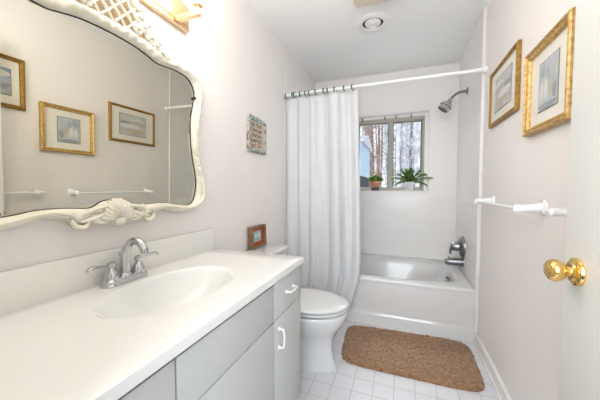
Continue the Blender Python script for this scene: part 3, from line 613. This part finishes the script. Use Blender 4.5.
for r, words in rows:
    zc = SZ1-.045-r*.037; y = SY0+.030+(.0 if len(words) == 1 else .008)
    for wl in words:
        n = max(3, int(wl/.0165))
        for i in range(n):
            yy = y+wl*i/n; h = .0140*(1.2 if i == 0 else 1)*rnd.uniform(.75, 1.05); wd = wl/n*.66; kd = rnd.randrange(4); st = .0052
            def bar(ya, za, yb, zb):
                dy, dz = yb-ya, zb-za; l = math.hypot(dy, dz); nx, nz = -dz/l*st/2, dy/l*st/2
                b.add([(.0166, ya+nx, za+nz), (.0166, yb+nx, zb+nz), (.0166, yb-nx, zb-nz), (.0166, ya-nx, za-nz)], [(0, 1, 2, 3)])
            bar(yy, zc-h, yy, zc+h)
            if kd in (0, 2): bar(yy, zc+h-.002, yy+wd, zc+h-.002)
            if kd in (0, 1): bar(yy, zc-h+.002, yy+wd, zc-h+.002)
            if kd in (1, 3): bar(yy+wd, zc-h, yy+wd, zc+h*.6)
            if kd in (2, 3): bar(yy, zc, yy+wd, zc)
        y += wl+.016
o = b.build('lettering', M['ink'], sg, fix=False); o['label'] = 'five lines of dark lettering'

# ------------------------------------------------------------------ towel bars
def towel_bar(y0, y1, posts, bx, z, r, label, big=1):
    o = thing('towel_bar', (WR, (y0+y1)/2, z), label, 'towel bar', 'white towel bars on the right wall')
    b = MB(); b.tube([(bx, y0, z), (bx, y1, z)], r, 16); b.build('bar', M['plastic'], o)
    for y in posts:
        b = MB(); k = big
        prof = [(WR, .026), (WR-.008, .026), (WR-.014, .017), (WR-.05, .0135), (bx+.012, .0135), (bx, .0155), (bx-.012, .0145), (bx-.017, .008)]
        b.loft([[(x, y+q*k*math.cos(2*PI*i/24), z+.006*(x-bx)/(WR-bx)+q*k*1.15*math.sin(2*PI*i/24)) for i in range(24)] for x, q in prof], capa=True, capb=True)
        p = b.build('post', M['plastic'], o)
        b = MB(); b.ball((WR-.010, y, z+.030*k), .0035, 8); b.build('screw', M['dark'], p)
towel_bar(1.350, 2.045, (1.365, 2.03), 1.466, 1.058, .0075, 'white towel bar beside the shower alcove, the farther one')
towel_bar(.50, 1.165, (.56, 1.125), 1.490, 1.064, .0095, 'white towel bar running behind the open door, the nearer one', .8)

# ------------------------------------------------------------------ bath mat
def rugp():
    cor = [(.602, 2.222), (1.488, 2.268), (1.486, 1.722), (.650, 1.722)]
    b = MB(); nx, ny = 260, 180; vs = []
    for j in range(ny+1):
        for i in range(nx+1):
            u, v_ = i/nx, j/ny
            # squircle corner rounding
            U_, V2 = 2*u-1, 2*v_-1; e = 7; n_ = (abs(U_)**e+abs(V2)**e)**(1/e); mx = max(abs(U_), abs(V2)); k = mx/n_ if n_ > 0 else 1
            u2, v2 = (U_*k+1)/2, (V2*k+1)/2
            x = (cor[0][0]*(1-u2)+cor[1][0]*u2)*v2+(cor[3][0]*(1-u2)+cor[2][0]*u2)*(1-v2)
            y = (cor[0][1]*(1-u2)+cor[1][1]*u2)*v2+(cor[3][1]*(1-u2)+cor[2][1]*u2)*(1-v2)
            edge = min(1, (1-mx)*16); prof = math.sqrt(max(0, 1-(1-edge)**2))
            h = .004+prof*(.020+.006*noise.noise(Vector((x*60, y*60, 0)))+.004*noise.noise(Vector((x*170, y*170, 5)))+.003*noise.noise(Vector((x*14, y*14, 2))))
            x += .006*noise.noise(Vector((x*50, y*50, 9)))*(1 if mx > .93 else .3); y += .006*noise.noise(Vector((x*50, y*50, 19)))*(1 if mx > .93 else .3)
            vs.append((x, y, h if mx < .999 else .001))
    w1 = nx+1
    b.add(vs, [(j*w1+i, j*w1+i+1, (j+1)*w1+i+1, (j+1)*w1+i) for j in range(ny) for i in range(nx)])
    return b
rg_ = rugp().build('bath_mat', M['rug'], sharp=180); tag(rg_, 'tan shaggy bath mat on the tiles in front of the tub', 'bath mat')

# ------------------------------------------------------------------ potted plants on the sill
SZ = WZ0+.002
p1 = thing('potted_plant', (.722, 3.262, SZ), 'low bushy plant in an orange terracotta pot on the window sill', 'potted plant')
b = MB(); b.lathe([(.036, 0), (.042, .004), (.046, .038), (.038, .040)], (.716, 3.262, SZ), n=28); o = b.build('pot_stand', M['darkpot'], p1); o['label'] = 'dark grey base under the pot'
b = MB(); b.lathe([(.038, .036), (.062, .050), (.080, .080), (.082, .088), (.088, .089), (.088, .108), (.080, .108), (.076, .096)], (.716, 3.262, SZ), n=28, sy=.6); b.build('pot', M['terra'], p1)
b = MB(); b.lathe([(.0001, .100), (.079, .098)], (.716, 3.262, SZ), n=24, sy=.6); b.build('soil', M['soil'], p1)
def blade(mb, base, d, ln, wd, droop, up=Vector((0, 0, 1))):
    d = Vector(d).normalized(); side = d.cross(up); side = side.normalized() if side.length > 1e-3 else Vector((1, 0, 0)); vs = []; n = 5
    for i in range(n+1):
        t_ = i/n; c = Vector(base)+d*ln*t_-up*droop*t_*t_; w2 = wd*math.sin(PI*(.12+.86*t_))
        vs += [c-side*w2, c+up*w2*.3, c+side*w2]
    mb.add(vs, [(i*3+k, i*3+k+1, i*3+k+4, i*3+k+3) for i in range(n) for k in range(2)])
b = MB(); rr = random.Random(2)
for i in range(300):
    a = rr.uniform(0, 2*PI); r = .072*math.sqrt(rr.random()); el = rr.uniform(.5, 1.5)
    base = (.716+r*math.cos(a), 3.262+r*.45*math.sin(a), SZ+.10+rr.uniform(0, .07)*(1-r/.09))
    blade(b, base, (math.cos(a)*math.cos(el), math.sin(a)*math.cos(el)*.6, math.sin(el)), rr.uniform(.03, .065), .009, .012)
b.build('foliage', M['leaf'], p1, fix=False)
p2 = thing('potted_plant', (1.085, 3.250, SZ), 'feathery trailing fern in a white pot on the window sill', 'potted plant')
b = MB(); b.lathe([(.044, 0), (.048, .003), (.060, .075), (.065, .098), (.062, .099), (.056, .085)], (1.085, 3.250, SZ), n=28, sy=.9); b.build('pot', M['porc'], p2)
b = MB(); b.lathe([(.0001, .088), (.058, .088)], (1.085, 3.250, SZ), n=24, sy=.9); b.build('soil', M['soil'], p2)
b = MB(); rr = random.Random(11)
fronds = [(-1.0, .17, .06), (-.8, .15, .10), (1.0, .20, .05), (.9, .16, .09), (.3, .10, .13), (-.35, .10, .14), (0, .05, .15), (.6, .13, .10), (-.6, .12, .06), (1.0, .15, -.02), (-1, .13, -.01)]
fronds += [(rr.uniform(-.8, .8), rr.uniform(.03, .11), rr.uniform(.03, .15)) for _ in range(34)]
for dx, ln, hh_ in fronds:
    dy = rr.uniform(-1.2, -.2); st_ = Vector((1.085+dx*.02, 3.250, SZ+.085)); en = st_+Vector((dx*ln*.95, dy*.06-(.05 if dx*ln > .12 else 0), hh_)); mid = (st_+en)/2+Vector((0, 0, .045))
    pth = [st_.lerp(mid, t_).lerp(mid.lerp(en, t_), t_) for t_ in [i/14 for i in range(15)]]
    b.tube(pth, .0014, 5)
    for i in range(2, 15):
        tg = (pth[i]-pth[i-1]).normalized()
        for s in (-1, 1):
            for u2 in (0, 1): blade(b, pth[i], tg*.5+Vector((0, s*.7, 0))+Vector((s*.2, 0, (.6 if u2 else -.5))), rr.uniform(.018, .032), .0055, .004)
b.build('foliage', M['leaf2'], p2, fix=False)

# ------------------------------------------------------------------ outside the window
b = MB(); b.box(-22, 14, 3.6, 40, -1.2, -.8); g = b.build('ground', M['snow']); tag(g, 'patchy snowy ground in the woods outside the window', 'ground', kind='structure')
sd = thing('shed', (-2.2, 10, -.8), 'pale blue outbuilding outside behind the left window pane', 'shed')
b = MB(); b.box(-4.0, -.30, 9, 11.5, 1.70-.15, 2.65); b.build('siding', M['shed'], sd)
b = MB(); b.box(-3.98, -.32, 9.02, 11.4, -.8, 1.56); b.build('skirting', M['sheddark'], sd)
b = MB(); b.loft([[(x, 8.8, 2.62), (x, 11.7, 2.62), (x, 10.25, 3.05)] for x in (-4.2, -.2)], capa=True, capb=True); b.build('roof', M['barkC'], sd)
rr = random.Random(21)
def tree(x, y, h, r, m):
    b = MB(); lean = rr.uniform(-.04, .04); p = [Vector((x+lean*h*t_+.05*math.sin(t_*9+x), y, -.85+h*t_)) for t_ in [i/14 for i in range(15)]]
    b.tube(p, [r*(1-.75*i/14) for i in range(15)], 8)
    for k in range(16):
        i = rr.randint(3, 13); a = rr.uniform(0, 2*PI); ln = rr.uniform(.5, 1.7)*(1-.4*i/14); q = p[i]; d_ = Vector((math.cos(a), math.sin(a)*.5, rr.uniform(.15, .9)))
        pts = [q, q+d_*ln*.4, q+d_*ln*.7+Vector((0, 0, .08*ln)), q+d_*ln+Vector((rr.uniform(-.2, .2), 0, .25*ln))]
        b.tube(pts, [r*.28, r*.2, r*.12, r*.05], 5)
        for s in range(3):
            q2 = pts[1].lerp(pts[3], rr.random()); b.tube([q2, q2+Vector((rr.uniform(-.4, .4), rr.uniform(-.2, .2), rr.uniform(.1, .5)))], [r*.09, r*.03], 4)
    o = b.build('tree', m)
    return o
labs = {'barkA': 'bare grey-barked tree in the woods outside the window', 'barkB': 'bare brownish tree in the woods outside the window', 'barkC': 'pale frosted tree in the woods outside the window'}
spots = []; tries = 0
while len(spots) < 54 and tries < 6000:
    tries += 1; y = 8+34*rr.random()**1.2; lo, hi = (-.19*y+1.03, .09*y+1.0)     # the wedge seen through the window
    x = rr.uniform(lo, hi)
    if x < .5 and y < 13: continue
    if all(math.hypot(x-a, (y-c)*.8) > .62 for a, c in spots): spots.append((x, y))
for x, y in spots:
    lo, hi = (-.19*y+1.03, .09*y+1.0); t_ = (x-lo)/(hi-lo)
    mk = ('barkB' if t_ < .45 and rr.random() < .75 else rr.choice(['barkA', 'barkC', 'barkC']))
    o = tree(x, y, rr.uniform(7, 11)*(1+y/60), rr.uniform(.05, .12)*(.7+y/40), M[mk])
    tag(o, labs[mk], 'tree', {'barkA': 'grey trees outside', 'barkB': 'brown trees outside', 'barkC': 'frosted trees outside'}[mk])
